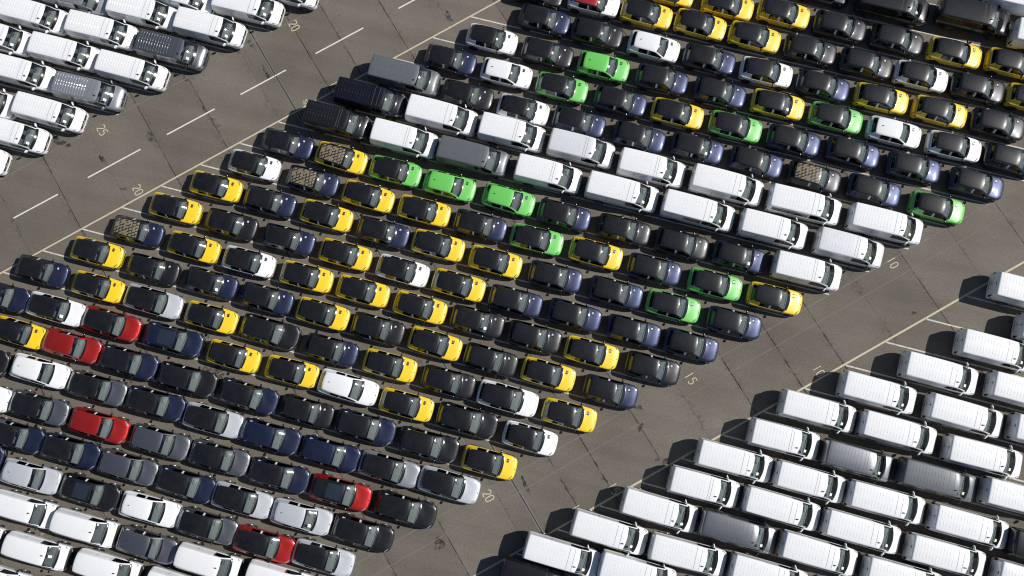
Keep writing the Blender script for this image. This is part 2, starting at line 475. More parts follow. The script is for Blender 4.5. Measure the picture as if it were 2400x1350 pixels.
LOW = (0.20, 0.28, 0.52)
def spec_hatch():
    S = [
        st(1.97, .50, (.26, .33, .47), (.50, .62), (.475, .672), (.42, .696), (.34, .708), (.17, .714), .716),
        st(1.87, .73, (.22, .30, .49), (.715, .70), (.68, .75), (.61, .774), (.50, .788), (.25, .798), .803),
        st(1.60, .855, LOW, (.838, .79), (.81, .838), (.74, .862), (.60, .876), (.30, .89), .897),
        st(1.22, .885, LOW, (.87, .85), (.835, .897), (.77, .924), (.64, .94), (.32, .957), .965),
        st(.90, .885, LOW, (.875, .89), (.845, .922), (.79, .952), (.735, .967), (.38, 1.0), 1.01, (0, 0, .03, .12, .15)),
        st(.83, .885, LOW, (.876, .895), (.847, .93), (.786, .978), (.73, 1.0), (.38, 1.04), 1.05, (0, 0, .03, .12, .15)),
        st(.27, .885, LOW, (.88, .925), (.848, .962), (.67, 1.365), (.62, 1.412), (.32, 1.456), 1.47, (0, 0, .02, .07, .09)),
        st(-.28, .885, LOW, (.88, .945), (.847, .98), (.675, 1.40), (.612, 1.45), (.33, 1.488), 1.50),
        st(-1.04, .885, LOW, (.88, .96), (.842, .995), (.665, 1.385), (.60, 1.437), (.32, 1.475), 1.487),
        st(-1.40, .88, LOW, (.87, .97), (.82, 1.005), (.62, 1.335), (.55, 1.39), (.29, 1.43), 1.442, (0, -.04, -.05, -.08, -.09)),
        st(-1.70, .865, LOW, (.845, .965), (.79, 1.0), (.675, 1.02), (.59, 1.03), (.30, 1.045), 1.05, (0, 0, 0, -.02, -.03)),
        st(-1.87, .80, (.22, .30, .50), (.785, .89), (.735, .935), (.64, .952), (.54, .962), (.27, .97), .973),
        st(-1.96, .69, (.28, .36, .50), (.67, .70), (.63, .76), (.55, .78), (.45, .786), (.23, .79), .792)]
    return S, dict(nose=1, cowl=4, glass=5, head=6, B=7, C=8, tail=9, rw=10)

def spec_cross():
    L2 = (0.22, 0.31, 0.58)
    S = [
        st(2.21, .52, (.28, .36, .52), (.52, .70), (.495, .755), (.44, .785), (.36, .80), (.18, .805), .805),
        st(2.10, .765, (.24, .33, .55), (.75, .79), (.71, .843), (.64, .873), (.52, .892), (.27, .893), .893),
        st(1.80, .90, L2, (.885, .87), (.84, .92), (.77, .948), (.62, .97), (.33, .965), .965),
        st(1.42, .925, L2, (.91, .92), (.865, .97), (.80, 1.0), (.62, 1.022), (.35, 1.018), 1.018),
        st(1.00, .925, L2, (.915, .955), (.88, .99), (.815, 1.02), (.765, 1.035), (.41, 1.07), 1.08, (0, 0, .04, .16, .19)),
        st(.92, .925, L2, (.916, .96), (.88, .998), (.812, 1.045), (.76, 1.065), (.41, 1.105), 1.115, (0, 0, .04, .16, .19)),
        st(.24, .925, L2, (.92, .985), (.882, 1.025), (.71, 1.435), (.66, 1.485), (.35, 1.53), 1.545, (0, 0, .03, .10, .12)),
        st(-.30, .925, L2, (.92, 1.0), (.88, 1.04), (.715, 1.475), (.65, 1.53), (.36, 1.572), 1.585),
        st(-1.05, .925, L2, (.92, 1.02), (.875, 1.06), (.70, 1.45), (.635, 1.51), (.35, 1.552), 1.565),
        st(-1.66, .915, L2, (.90, 1.035), (.85, 1.075), (.645, 1.375), (.58, 1.435), (.32, 1.475), 1.487, (0, -.05, -.07, -.11, -.13)),
        st(-1.97, .895, L2, (.87, 1.03), (.81, 1.07), (.69, 1.09), (.60, 1.10), (.31, 1.115), 1.12, (0, 0, 0, -.03, -.04)),
        st(-2.12, .82, (.26, .35, .58), (.80, .95), (.75, 1.0), (.65, 1.02), (.55, 1.03), (.28, 1.037), 1.04),
        st(-2.20, .71, (.34, .42, .58), (.69, .76), (.65, .82), (.56, .84), (.46, .847), (.23, .85), .85)]
    return S, dict(nose=1, cowl=4, glass=5, head=6, B=7, C=8, tail=9, rw=10)

def spec_van(L=5.4, hw=.985):
    d = (L - 5.4)                                     # only the load bay gets shorter
    L3 = (0.26, 0.36, 0.75)
    k = hw / .985
    S = [
        st(2.72, .68, (.34, .42, .54), (.68, .68), (.655, .74), (.59, .77), (.47, .785), (.24, .79), .79),
        st(2.54, .87, (.30, .38, .64), (.86, .93), (.82, 1.0), (.73, 1.035), (.59, 1.055), (.30, 1.065), 1.067),
        st(2.30, .955, L3, (.94, 1.02), (.89, 1.085), (.80, 1.125), (.66, 1.15), (.33, 1.17), 1.175),
        st(1.92, .975, L3, (.965, 1.06), (.925, 1.12), (.83, 1.18), (.77, 1.205), (.40, 1.245), 1.255, (0, 0, .02, .12, .15)),
        st(1.78, .98, L3, (.97, 1.07), (.93, 1.13), (.83, 1.26), (.77, 1.30), (.40, 1.345), 1.36, (0, 0, .02, .12, .15)),
        st(1.06, .985, L3, (.975, 1.09), (.94, 1.16), (.83, 1.75), (.79, 1.835), (.43, 1.885), 1.90, (0, 0, .03, .13, .16)),
        st(.42, .985, L3, (.978, 1.10), (.945, 1.17), (.86, 1.79), (.82, 1.875), (.45, 1.925), 1.94),
        st(-.9 - d / 2, .985, L3, (.978, 1.10), (.945, 1.17), (.865, 1.80), (.83, 1.89), (.46, 1.94), 1.952),
        st(-2.20 - d, .985, L3, (.978, 1.10), (.945, 1.17), (.865, 1.80), (.83, 1.885), (.46, 1.935), 1.947),
        st(-2.48 - d, .975, L3, (.968, 1.10), (.935, 1.17), (.855, 1.775), (.82, 1.86), (.45, 1.912), 1.922, (0, -.02, -.03, -.05, -.05)),
        st(-2.60 - d, .965, L3, (.955, 1.10), (.92, 1.17), (.83, 1.60), (.79, 1.65), (.43, 1.68), 1.685, (0, 0, 0, -.02, -.03)),
        st(-2.69 - d, .93, (.36, .44, .75), (.92, 1.05), (.88, 1.11), (.79, 1.20), (.72, 1.24), (.38, 1.26), 1.265)]
    if d:                                             # keep the box centred on its own length
        S = [[(x + d / 2 if False else x, y, z) for x, y, z in r] for r in S]
    return S, dict(nose=1, cowl=3, glass=4, head=5, B=6, C=7, tail=9, rw=99)

def spec_small_van():
    L3 = (0.24, 0.33, 0.70)
    S = [
        st(2.38, .62, (.28, .36, .46), (.62, .56), (.60, .60), (.53, .62), (.43, .63), (.21, .635), .635),
        st(2.17, .84, (.26, .35, .58), (.83, .86), (.79, .92), (.71, .955), (.57, .975), (.28, .985), .987),
        st(1.95, .92, L3, (.905, .95), (.86, 1.01), (.78, 1.045), (.64, 1.068), (.32, 1.085), 1.09),
        st(1.55, .94, L3, (.925, 1.0), (.885, 1.06), (.80, 1.10), (.735, 1.12), (.39, 1.155), 1.165, (0, 0, .02, .11, .14)),
        st(1.48, .942, L3, (.928, 1.01), (.887, 1.07), (.80, 1.13), (.732, 1.155), (.39, 1.195), 1.205, (0, 0, .02, .11, .14)),
        st(.88, .945, L3, (.935, 1.03), (.89, 1.10), (.735, 1.61), (.68, 1.70), (.37, 1.745), 1.76, (0, 0, .03, .10, .12)),
        st(.30, .945, L3, (.935, 1.04), (.89, 1.11), (.745, 1.65), (.69, 1.755), (.38, 1.80), 1.815),
        st(-.8, .945, L3, (.935, 1.05), (.89, 1.12), (.745, 1.66), (.69, 1.77), (.38, 1.815), 1.83),
        st(-1.95, .94, L3, (.93, 1.05), (.88, 1.12), (.73, 1.63), (.67, 1.74), (.37, 1.785), 1.80),
        st(-2.20, .925, L3, (.91, 1.05), (.865, 1.12), (.70, 1.56), (.62, 1.67), (.34, 1.715), 1.73, (0, -.02, -.03, -.06, -.07)),
        st(-2.30, .90, L3, (.885, 1.05), (.84, 1.12), (.68, 1.45), (.60, 1.50), (.33, 1.53), 1.535, (0, 0, 0, -.02, -.03)),
        st(-2.38, .86, (.32, .40, .70), (.845, 1.0), (.80, 1.06), (.66, 1.15), (.58, 1.18), (.31, 1.20), 1.205)]
    return S, dict(nose=1, cowl=3, glass=4, head=5, B=6, C=7, tail=9, rw=99)

def build_shell(S, ix, family):
    """cage -> subdivided shell -> {part: mesh data}; family 'car' or 'van'"""
    NR = 9; N = len(S)
    verts = []
    for r in S:
        for j in range(NR): verts.append(r[j])
        for j in range(NR - 2, -1, -1): verts.append((r[j][0], -r[j][1], r[j][2]))
    RW = 2 * NR - 1
    faces, parts = [], []
    names = []
    def pid(nm):
        if nm not in names: names.append(nm)
        return names.index(nm)
    def classify(i, j, side):
        sd = '_L' if side > 0 else '_R'
        car = family == 'car'
        if j >= 6:
            if i < ix['nose']: return 'front_bumper'
            if i < ix['cowl']: return 'bonnet'
            if i < ix['glass']: return 'cowl_panel'
            if i < ix['head']: return 'windscreen'
            if car:
                if i < ix['tail']: return 'roof'
                if i < ix['rw']: return 'rear_window'
                return 'body'
            return 'roof' if i < ix['tail'] else 'body'
        if j == 5:
            if i < ix['nose']: return 'front_bumper'
            if i < ix['cowl']: return 'bonnet'
            if i < ix['glass']: return 'cowl_panel' if not car else 'body'
            if car: return ('roof_rail' + sd) if i < ix['tail'] else 'body'
            return 'body'
        if j == 4:
            if i < ix['nose']: return 'front_bumper'
            if i < ix['glass']: return 'body'
            if i < ix['B']: return 'front_window' + sd
            if car and i < ix['C']: return 'rear_side_window' + sd
            return 'body'
        if i < ix['nose']: return 'front_bumper'
        if j in (1, 2) and ix['head'] - 1 <= i < ix['B']: return 'front_door' + sd
        if car and j in (1, 2) and ix['B'] <= i < ix['C']: return 'rear_door' + sd
        return 'body'
    for i in range(N - 1):
        for c in range(RW - 1):
            j = c if c < NR - 1 else RW - 2 - c
            side = 1 if c < NR - 1 else -1
            a = i * RW + c
            faces.append((a, a + 1, a + RW + 1, a + RW)); parts.append(pid(classify(i, j, side)))
        faces.append((i * RW, (i + 1) * RW, (i + 1) * RW + RW - 1, i * RW + RW - 1)); parts.append(pid('body'))
    for i, flip in ((0, False), (N - 1, True)):
        b = i * RW
        for j in range(NR - 1):
            l0, l1, r0, r1 = b + j, b + j + 1, b + RW - 1 - j, b + RW - 2 - j
            f = (l0, r0, r1, l1) if l1 != r1 else (l0, r0, l1)
            faces.append(f if not flip else f[::-1]); parts.append(pid('front_bumper' if i == 0 else 'body'))
    me = bpy.data.meshes.new('cage')
    me.from_pydata(verts, [], faces)
    for q in names: me.materials.append(BLACK_TRIM)
    me.polygons.foreach_set('material_index', parts)
    # creases
    cr = {}
    def crease(i0, c0, i1, c1, v):
        for cc0, cc1 in ((c0, c1), (RW - 1 - c0, RW - 1 - c1)):
            cr[frozenset((i0 * RW + cc0, i1 * RW + cc1))] = v
    van = family != 'car'
    for i in range(N - 1):
        crease(i, 0, i + 1, 0, 0.8)
        crease(i, 3, i + 1, 3, 0.35)
        crease(i, 4, i + 1, 4, 0.6 if i >= ix['cowl'] else 0.3)
        if i >= ix['glass'] - 1: crease(i, 5, i + 1, 5, 0.5)
        if i >= ix['glass'] - 1: crease(i, 6, i + 1, 6, 0.75 if van else 0.35)
        if family == 'cross' : pass
        if ix['nose'] <= i < ix['cowl']: crease(i, 6, i + 1, 6, 0.6)
    for s_, v in ((ix['cowl'], 0.6), (ix['glass'], 0.5), (ix['head'], 0.3), (ix['tail'], 0.85 if van else 0.6), (ix['rw'], 0.5)):
        if s_ < N:
            for c in range(5, NR - 1): crease(s_, c, s_, c + 1, v)
    for s_ in (ix['B'], ix['C']):
        crease(s_, 4, s_, 5, 0.9)
    at = me.attributes.new('crease_edge', 'FLOAT', 'EDGE')
    at.data.foreach_set('value', [cr.get(frozenset(e.vertices), 0.0) for e in me.edges])
    tmp = bpy.data.objects.new('cage', me); COL.objects.link(tmp)
    md = tmp.modifiers.new('s', 'SUBSURF'); md.levels = 2; md.render_levels = 2
    bpy.context.view_layer.update()
    ev = tmp.evaluated_get(bpy.context.evaluated_depsgraph_get())
    em = ev.to_mesh()
    co = [v.co.copy() for v in em.vertices]
    nr = [v.normal.copy() for v in em.vertices]
    polys = [(tuple(p.vertices), p.material_index) for p in em.polygons]
    ev.to_mesh_clear()
    bpy.data.objects.remove(tmp); bpy.data.meshes.remove(me)
    # outward check
    cx = sum(((co[p[0]] - Vector((0, 0, .7))).dot(nr[p[0]]) for p, _ in polys)) 
    if cx < 0:
        polys = [(p[::-1], m) for p, m in polys]; nr = [-x for x in nr]
    out = {}
    for k, nm in enumerate(names):
        vm = {}; fs = []
        for p, m in polys:
            if m == k: fs.append(tuple(vm.setdefault(v, len(vm)) for v in p))
        vs = [None] * len(vm); ns = [None] * len(vm)
        for v, i in vm.items(): vs[i] = co[v]; ns[i] = nr[v]
        out[nm] = (vs, fs, ns)
    bvh = BVHTree.FromPolygons(co, [p for p, _ in polys])
    return out, bvh

def shell_mesh(name, data, mat):
    vs, fs, ns = data
    me = mesh_from(name, vs, fs, mat, True)
    me.normals_split_custom_set_from_vertices([tuple(n) for n in ns])
    return me

# pieces laid on a shell: a grid of rays cast onto it, lifted by off
def patch(bvh, axis, sgn, us, vs, off, far=4.0):
    """axis 'x','y','z': the rays run along it; us, vs: the other two coordinates"""
    P = []
    for v in vs:
        for u in us:
            if axis == 'z': o, d = Vector((u, v, far)), Vector((0, 0, -1))
            elif axis == 'x': o, d = Vector((sgn * far, u, v)), Vector((-sgn, 0, 0))
            else: o, d = Vector((u, sgn * far, v)), Vector((0, -sgn, 0))
            h, n, _, _ = bvh.ray_cast(o, d)
            if h is None: return None
            if n.dot(d) > 0: n = -n
            P.append(h + n * off)
    nu, nv = len(us), len(vs); F = []
    for j in range(nv - 1):
        for i in range(nu - 1):
            a = j * nu + i; F.append((a, a + 1, a + nu + 1, a + nu))
    # wind the faces towards the incoming ray
    n = (P[F[0][1]] - P[F[0][0]]).cross(P[F[0][2]] - P[F[0][0]])
    if n.dot(d) > 0: F = [f[::-1] for f in F]
    return P, F

def lin(a, b, n): return [a + (b - a) * i / (n - 1) for i in range(n)]

def add_patch(mb, *a, **k):
    r = patch(*a, **k)
    if r: mb.add(*r)

def quad_patch(bvh, axis, sgn, corners, n, off):
    """patch with four free corners given in the two cross coordinates"""
    (a, b, c, e) = [Vector(q) for q in corners]; P = []
    for j in range(n):
        for i in range(n):
            s_, t_ = i / (n - 1), j / (n - 1)
            q = a * (1 - s_) * (1 - t_) + b * s_ * (1 - t_) + c * s_ * t_ + e * (1 - s_) * t_
            r = patch(bvh, axis, sgn, [q.x, q.x + 1e-4], [q.y, q.y + 1e-4], off)
            if r is None: return None
            P.append(r[0][0])
    F = [(j * n + i, j * n + i + 1, (j + 1) * n + i + 1, (j + 1) * n + i) for j in range(n - 1) for i in range(n - 1)]
    nn = (P[F[0][1]] - P[F[0][0]]).cross(P[F[0][2]] - P[F[0][0]])
    d = {'z': Vector((0, 0, 1)), 'x': Vector((sgn, 0, 0)), 'y': Vector((0, sgn, 0))}[axis]
    if nn.dot(d) < 0: F = [f[::-1] for f in F]
    return P, F

# ------------------------------------------------------------------ shared small pieces
def wheel_meshes(r, w, spokes):
    t = MB(); t.lathe_y([(r * .66, -w / 2), (r * .93, -w / 2), (r, -w * .36), (r, w * .36), (r * .93, w / 2), (r * .66, w / 2), (r * .60, w * .40)], 22)
    rim = MB(); rim.lathe_y([(r * .67, w * .36), (r * .655, w * .50), (r * .60, w * .50), (r * .58, w * .34), (0.001, w * .30)], 22)
    for k in range(spokes):
        a = 2 * math.pi * k / spokes
        ca, sa = math.cos(a), math.sin(a); h = r * .075
        vs = []
        for rr, yy in ((r * .10, w * .49), (r * .62, w * .47)):
            for q in (-h, h): vs.append((rr * ca - q * sa, yy, rr * sa + q * ca))
        vs += [(x, y - w * .15, z) for x, y, z in vs]
        rim.add(vs, [(0, 2, 3, 1), (0, 4, 6, 2), (1, 3, 7, 5), (2, 6, 7, 3)])
    rim.lathe_y([(r * .16, w * .38), (r * .15, w * .52), (0.001, w * .53)], 12)
    return t, rim

def mirror_mesh(name, mat, sx, sy, sz):
    bm = bmesh.new(); bmesh.ops.create_uvsphere(bm, u_segments=10, v_segments=6, radius=1)
    for v in bm.verts:
        f = lambda a: math.copysign(abs(a) ** 0.62, a)
        v.co = Vector((f(v.co.x) * sx, f(v.co.y) * sy, f(v.co.z) * sz))
    me = bpy.data.meshes.new(name); bm.to_mesh(me); bm.free(); me.materials.append(mat)
    me.polygons.foreach_set('use_smooth', [True] * len(me.polygons)); return me

def seat_mesh():
    m = MB(); m.box(-.25, .27, -.25, .25, .30, .48, .05); m.box(-.38, -.20, -.25, .25, .42, 1.0, .06); m.box(-.40, -.28, -.13, .13, 1.0, 1.17, .04)
    return m.mesh('seat', SEAT, True)

def steering_mesh():
    m = MB(); n, k = 18, 6; R_, r_ = .185, .017; vs, fs = [], []
    for i in range(n):
        a = 2 * math.pi * i / n
        for j in range(k):
            b = 2 * math.pi * j / k
            vs.append((r_ * math.sin(b), (R_ + r_ * math.cos(b)) * math.cos(a), (R_ + r_ * math.cos(b)) * math.sin(a)))
    for i in range(n):
        for j in range(k):
            fs.append((i * k + j, ((i + 1) % n) * k + j, ((i + 1) % n) * k + (j + 1) % k, i * k + (j + 1) % k))
    m.add(vs, fs); m.box(-.02, .02, -.18, .18, -.03, .03); m.box(-.03, .02, -.06, .06, -.06, .06)
    return m.mesh('steering_wheel', CABIN, True)
SEAT_ME = seat_mesh(); STEER_ME = steering_mesh()

# ------------------------------------------------------------------ one prototype = list of (name, mesh, loc, rot, [children])
class Proto:
    def __init__(s): s.parts = []
    def add(s, name, me, loc=(0, 0, 0), rot=(0, 0, 0), subs=(), label=None, kind=None):
        if me is not None: s.parts.append((name, me, loc, rot, list(subs), label, kind))

SHELLS = {}
def shell(t):
    if t not in SHELLS:
        if t == 'H': S, ix = spec_hatch(); fam = 'car'
        elif t == 'S': S, ix = spec_cross(); fam = 'car'
        elif t == 'K': S, ix = spec_small_van(); fam = 'van'
        elif t == 'V': S, ix = spec_van(5.4); fam = 'van'
        else: S, ix = spec_van(5.0); fam = 'van'
        SHELLS[t] = build_shell(S, ix, fam) + (S, ix)
    return SHELLS[t]

MESH_CACHE = {}
def cached(key, fn):
    if key not in MESH_CACHE: MESH_CACHE[key] = fn()
    return MESH_CACHE[key]

def pm(key, name, mat, calls, smooth=True):
    """cached mesh from a list of patches"""
    def fn():
        m = MB()
        for r in calls():
            if r: m.add(*r)
        return m.mesh(name, mat, smooth) if m.v else None
    return cached(key, fn)


def pms(P, key, name, mat, calls, smooth=True):
    """each patch of the list becomes a part of its own"""
    for i, fn in enumerate(calls):
        P.add(name, pm(key + (i,), name, mat, lambda fn=fn: [fn()], smooth))

def box_mesh(key, name, mat, boxes, bev=0.0):
    def fn():
        m = MB()
        for b in boxes: m.box(*b, bev)
        return m.mesh(name, mat, bev > 0)
    return cached(key, fn)

def add_wheels(P, t, r, w, hw, front, rear, rimmat, spokes=5):
    tm, rm = cached(('w', t), lambda: wheel_meshes(r, w, spokes))
    tyre = cached(('tyre', t), lambda: tm.mesh('wheel', RUBBER, True))
    rim = cached(('rim', t, rimmat.name), lambda: rm.mesh('rim', rimmat, False))
    def arch():
        m = MB(); m.lathe_y([(r * 1.17, -.10), (r * 1.17, .0), (0.001, .0)], 22); return m.mesh('wheel_arch', BLACK_TRIM)
    am = cached(('arch', t), arch)
    for x in (front, rear):
        for s_ in (1, -1):
            rz = 0 if s_ > 0 else math.pi
            P.add('wheel_arch', am, (x, s_ * (hw + .006), r + .035), (0, 0, rz))
            P.add('wheel', tyre, (x, s_ * (hw - w / 2 + .022), r), (0, 0, rz), [('rim', rim, (0, 0, 0), (0, 0, 0))])

def proto(t, c, roof, fl):
    data, bvh, S, ix = shell(t)
    P = Proto()
    pt = PAINT[c]
    rf = {'B': ROOF_BLACK, 'C': pt, 'R': ROOF_RED, 'P': ROOF_PRINT, 'G': pt if c == 'n' else ROOF_BLACK}[roof]
    car = t in 'HS'
    rail_mat = (ROOF_BLACK if roof in 'BPGR' else pt) if car else pt
    SM = lambda nm, mat, as_: cached(('shell', t, nm, mat.name), lambda: shell_mesh(as_, data[nm], mat))
    bump = BLACK_TRIM if t == 'K' else pt
    for nm in data:
        base = nm.replace('_L', '').replace('_R', '')
        mat = {'body': pt, 'bonnet': pt, 'front_bumper': bump, 'cowl_panel': GLOSS_BLACK, 'windscreen': GLASS, 'roof': rf,
               'rear_window': GLASS_DARK, 'roof_rail': rail_mat, 'front_window': GLASS_DARK, 'rear_side_window': GLASS_DARK,
               'front_door': pt, 'rear_door': pt}[base]
        nice = {'front_window': 'side_window', 'rear_side_window': 'side_window', 'front_door': 'door', 'rear_door': 'door',
                'roof_rail': 'roof_edge'}.get(base, base)
        subs = []
        if base in ('front_door', 'rear_door'):
            sd = 1 if nm.endswith('_L') else -1
            hx = {'H': {'front_door': -.05, 'rear_door': -.80}, 'S': {'front_door': -.12, 'rear_door': -.85},
                  'K': {'front_door': .42}, 'V': {'front_door': .56}, 'v': {'front_door': .56}}[t][base]
            hzz = {'H': .83, 'S': .88, 'K': .92, 'V': .98, 'v': .98}[t]
            hm = pm(('handle', t, base, sd, c), 'handle', pt if c not in 'w' else pt, lambda: [patch(bvh, 'y', sd, lin(hx, hx + .2, 3), [hzz, hzz + .03], .022)])
            subs.append(('handle', hm, (0, 0, 0), (0, 0, 0)))
        P.add(nice, SM(nm, mat, nice), subs=subs)
    K = lambda *a: (t,) + a
    zc = S[ix['cowl']][8][2]; xh = S[ix['head']][8][0]; xc = S[ix['cowl']][6][0]
    hw = max(r[2][1] for r in S)
    # cabin
    yd = hw * .80
    P.add('dashboard', box_mesh(K('dash'), 'dashboard', DASH[t], [(xc - {'H': .60, 'S': .70}.get(t, .85), xc + .06, -yd, yd, zc - .34, zc - .085), (xc - .52, xc - .34, .20, .56, zc - .2, zc - .03)], .03))
    P.add('cabin_floor', box_mesh(K('floor'), 'cabin_floor', CABIN, [(S[-3][0][0] + .1, xc, -hw * .84, hw * .84, .22, .30), (-1.4, -1.3, -yd, yd, .3, 1.0) if car else (.08, .14, -yd, yd, .3, 1.6)]))
    seat_z = {'H': 0, 'S': .06, 'K': .22, 'V': .38, 'v': .38}[t]
    for s_ in (1, -1):
        P.add('seat', SEAT_ME, (xh - .55 + (.05 if car else -.02), s_ * hw * .42, seat_z))
    P.add('steering_wheel', STEER_ME, (xc - .66, hw * .42, zc - .02), (0, -.45, 0))
    if t == 'S' and True:
        P.add('rear_bench', box_mesh(K('bench'), 'rear_bench', SEAT, [(-1.15, -.75, -.62, .62, .35, .55), (-1.28, -1.08, -.62, .62, .5, 1.1)], .05))
    # mirrors
    mx = {'H': .66, 'S': .72, 'K': 1.32, 'V': 1.58, 'v': 1.58}[t]; mz = {'H': .97, 'S': 1.04, 'K': 1.14, 'V': 1.24, 'v': 1.24}[t]
    big = t in 'Vv'
    mm = GLOSS_BLACK if t in 'HSK' else (pt if c in 'ws' else GLOSS_BLACK)
    mme = cached(K('mirror', mm.name), lambda: mirror_mesh('mirror', mm, .062 if not big else .052, .115 if not big else .15, .075 if not big else .14))
    for s_ in (1, -1):
        P.add('mirror', mme, (mx, s_ * (hw + (.085 if not big else .10)), mz), (0, 0, s_ * (.12 if not big else .55)))
    # windscreen wipers, label
    wz = S[ix['glass']][8][2]
    def wipers(y0, y1):
        m = MB()
        if True:
            for q in range(6):
                a, b = y0 + (y1 - y0) * q / 6, y0 + (y1 - y0) * (q + 1) / 6
                xw = S[ix['glass']][8][0] - .07 - .10 * (abs(a) ** 1.5)
                r = patch(bvh, 'z', 1, [xw - .012, xw + .012], [a, b], .022)
                if r: m.add(*r)
        return m.mesh('wiper', BLACK_TRIM)
    for y0, y1 in ((-.05, .52), (-.62, -.08)):
        P.add('wiper', cached(K('wiper', y0), lambda: wipers(y0, y1)))
    # lamps
    xr = S[-1][0][0]
    if t == 'H':
        for s_ in (1, -1):
            pms(P, K('hl', s_), 'headlight', LAMP_DARK, [lambda s_=s_: quad_patch(bvh, 'z', 1, [(1.66, s_ * .74), (1.80, s_ * .50), (1.765, s_ * .50), (1.58, s_ * .765)], 4, .006), lambda s_=s_: quad_patch(bvh, 'x', 1, [(s_ * .44, .56), (s_ * .66, .58), (s_ * .68, .68), (s_ * .44, .66)], 4, .006)])
            pms(P, K('tl', s_), 'tail_light', TAIL, [lambda s_=s_: quad_patch(bvh, 'y', s_, [(-1.74, .74), (-1.62, .78), (-1.70, .96), (-1.80, .92)], 4, .007), lambda s_=s_: quad_patch(bvh, 'x', -1, [(s_ * .60, .66), (s_ * .70, .66), (s_ * .70, .90), (s_ * .60, .90)], 4, .007)])
        P.add('tailgate_trim', pm(K('tg'), 'tailgate_trim', GLOSS_BLACK, lambda: [quad_patch(bvh, 'z', 1, [(-1.815, -.66), (-1.80, -.66), (-1.815, .66), (-1.83, .66)], 6, .006)]))
        # square charge gauge on the bonnet with its pale figure
        dec = pm(K('decal'), 'bonnet_gauge', GLOSS_BLACK, lambda: [patch(bvh, 'z', 1, lin(1.17, 1.335, 3), lin(.335, .585, 4), .005)])
        fig = pm(K('fig'), 'gauge_figure', ALLOY if c in 'bn' else SHUT, lambda: [patch(bvh, 'z', 1, [1.20, 1.235], lin(.39, .53, 3), .009), patch(bvh, 'z', 1, [1.27, 1.305], lin(.39, .53, 3), .009), patch(bvh, 'z', 1, [1.235, 1.27], [.49, .53], .009)])
        if c in 'bn':
            fig = pm(K('figp'), 'gauge_figure', FILM, lambda: [patch(bvh, 'z', 1, [1.20, 1.235], lin(.39, .53, 3), .009), patch(bvh, 'z', 1, [1.27, 1.305], lin(.39, .53, 3), .009), patch(bvh, 'z', 1, [1.235, 1.27], [.49, .53], .009)])
        P.add('bonnet_gauge', dec, subs=[('gauge_figure', fig, (0, 0, 0), (0, 0, 0))])
        P.add('badge', pm(K('badge'), 'badge', LAMP_DARK, lambda: [quad_patch(bvh, 'z', 1, [(1.83, 0), (1.87, -.035), (1.91, 0), (1.87, .035)], 3, .006)]))
        P.add('aerial', box_mesh(K('aer'), 'aerial', BLACK_TRIM, [(-1.12, -.98, -.018, .018, 1.45, 1.52)], .01))
        P.add('grille', pm(K('gr'), 'grille', BLACK_TRIM, lambda: [patch(bvh, 'x', 1, lin(-.5, .5, 5), lin(.34, .48, 3), .006)]))
        # film on the door pillars of the new cars
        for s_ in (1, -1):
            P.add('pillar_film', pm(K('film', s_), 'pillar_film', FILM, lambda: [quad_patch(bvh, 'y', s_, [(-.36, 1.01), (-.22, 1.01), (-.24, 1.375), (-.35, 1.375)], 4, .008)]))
    if t == 'S':
        for s_ in (1, -1):
            pms(P, K('hl', s_), 'headlight', LAMP, [lambda s_=s_: quad_patch(bvh, 'z', 1, [(1.88, s_ * .82), (2.08, s_ * .56), (2.02, s_ * .56), (1.76, s_ * .855)], 4, .006), lambda s_=s_: quad_patch(bvh, 'x', 1, [(s_ * .48, .66), (s_ * .72, .68), (s_ * .74, .77), (s_ * .48, .75)], 4, .006)])
            pms(P, K('tl', s_), 'tail_light', TAIL, [lambda s_=s_: quad_patch(bvh, 'y', s_, [(-2.02, .88), (-1.82, .93), (-1.86, 1.01), (-2.06, .98)], 4, .007), lambda s_=s_: quad_patch(bvh, 'x', -1, [(s_ * .40, .86), (s_ * .72, .86), (s_ * .72, .93), (s_ * .40, .93)], 4, .007)])
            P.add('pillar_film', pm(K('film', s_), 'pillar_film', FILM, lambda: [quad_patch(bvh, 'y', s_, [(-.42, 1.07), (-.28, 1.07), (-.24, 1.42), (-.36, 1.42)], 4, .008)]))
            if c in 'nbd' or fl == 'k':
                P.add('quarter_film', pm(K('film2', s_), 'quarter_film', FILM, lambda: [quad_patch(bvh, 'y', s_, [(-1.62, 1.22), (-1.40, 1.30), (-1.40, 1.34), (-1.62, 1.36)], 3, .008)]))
        P.add('badge', pm(K('badge'), 'badge', LAMP_DARK, lambda: [quad_patch(bvh, 'z', 1, [(2.05, 0), (2.10, -.04), (2.15, 0), (2.10, .04)], 3, .006)]))
        P.add('aerial', box_mesh(K('aer'), 'aerial', BLACK_TRIM, [(-1.36, -1.22, -.018, .018, 1.50, 1.57)], .012))
        P.add('grille', pm(K('gr'), 'grille', LAMP_DARK, lambda: [patch(bvh, 'x', 1, lin(-.52, .52, 5), lin(.42, .64, 4), .006)]))
        if fl == 'c':
            pms(P, K('cs'), 'chrome_strip', CHROME, [lambda: patch(bvh, 'x', 1, lin(-.56, .56, 7), [.36, .40], .012), lambda: patch(bvh, 'x', 1, lin(-.56, .56, 7), [.66, .69], .012)])
        if fl == 'k' or roof == 'G':
            for s_ in (1, -1):
                P.add('roof_bar', pm(K('bar', s_), 'roof_bar', CHROME if roof == 'G' else GLOSS_BLACK, lambda: [patch(bvh, 'z', 1, lin(-1.45, .22, 9), [s_ * .62, s_ * .655], .03)]))
        if roof == 'G':
            P.add('sunroof', pm(K('sun'), 'sunroof', GLOSS_ROOF, lambda: [patch(bvh, 'z', 1, lin(-.88, .18, 7), lin(-.52, .52, 6), .006)]))
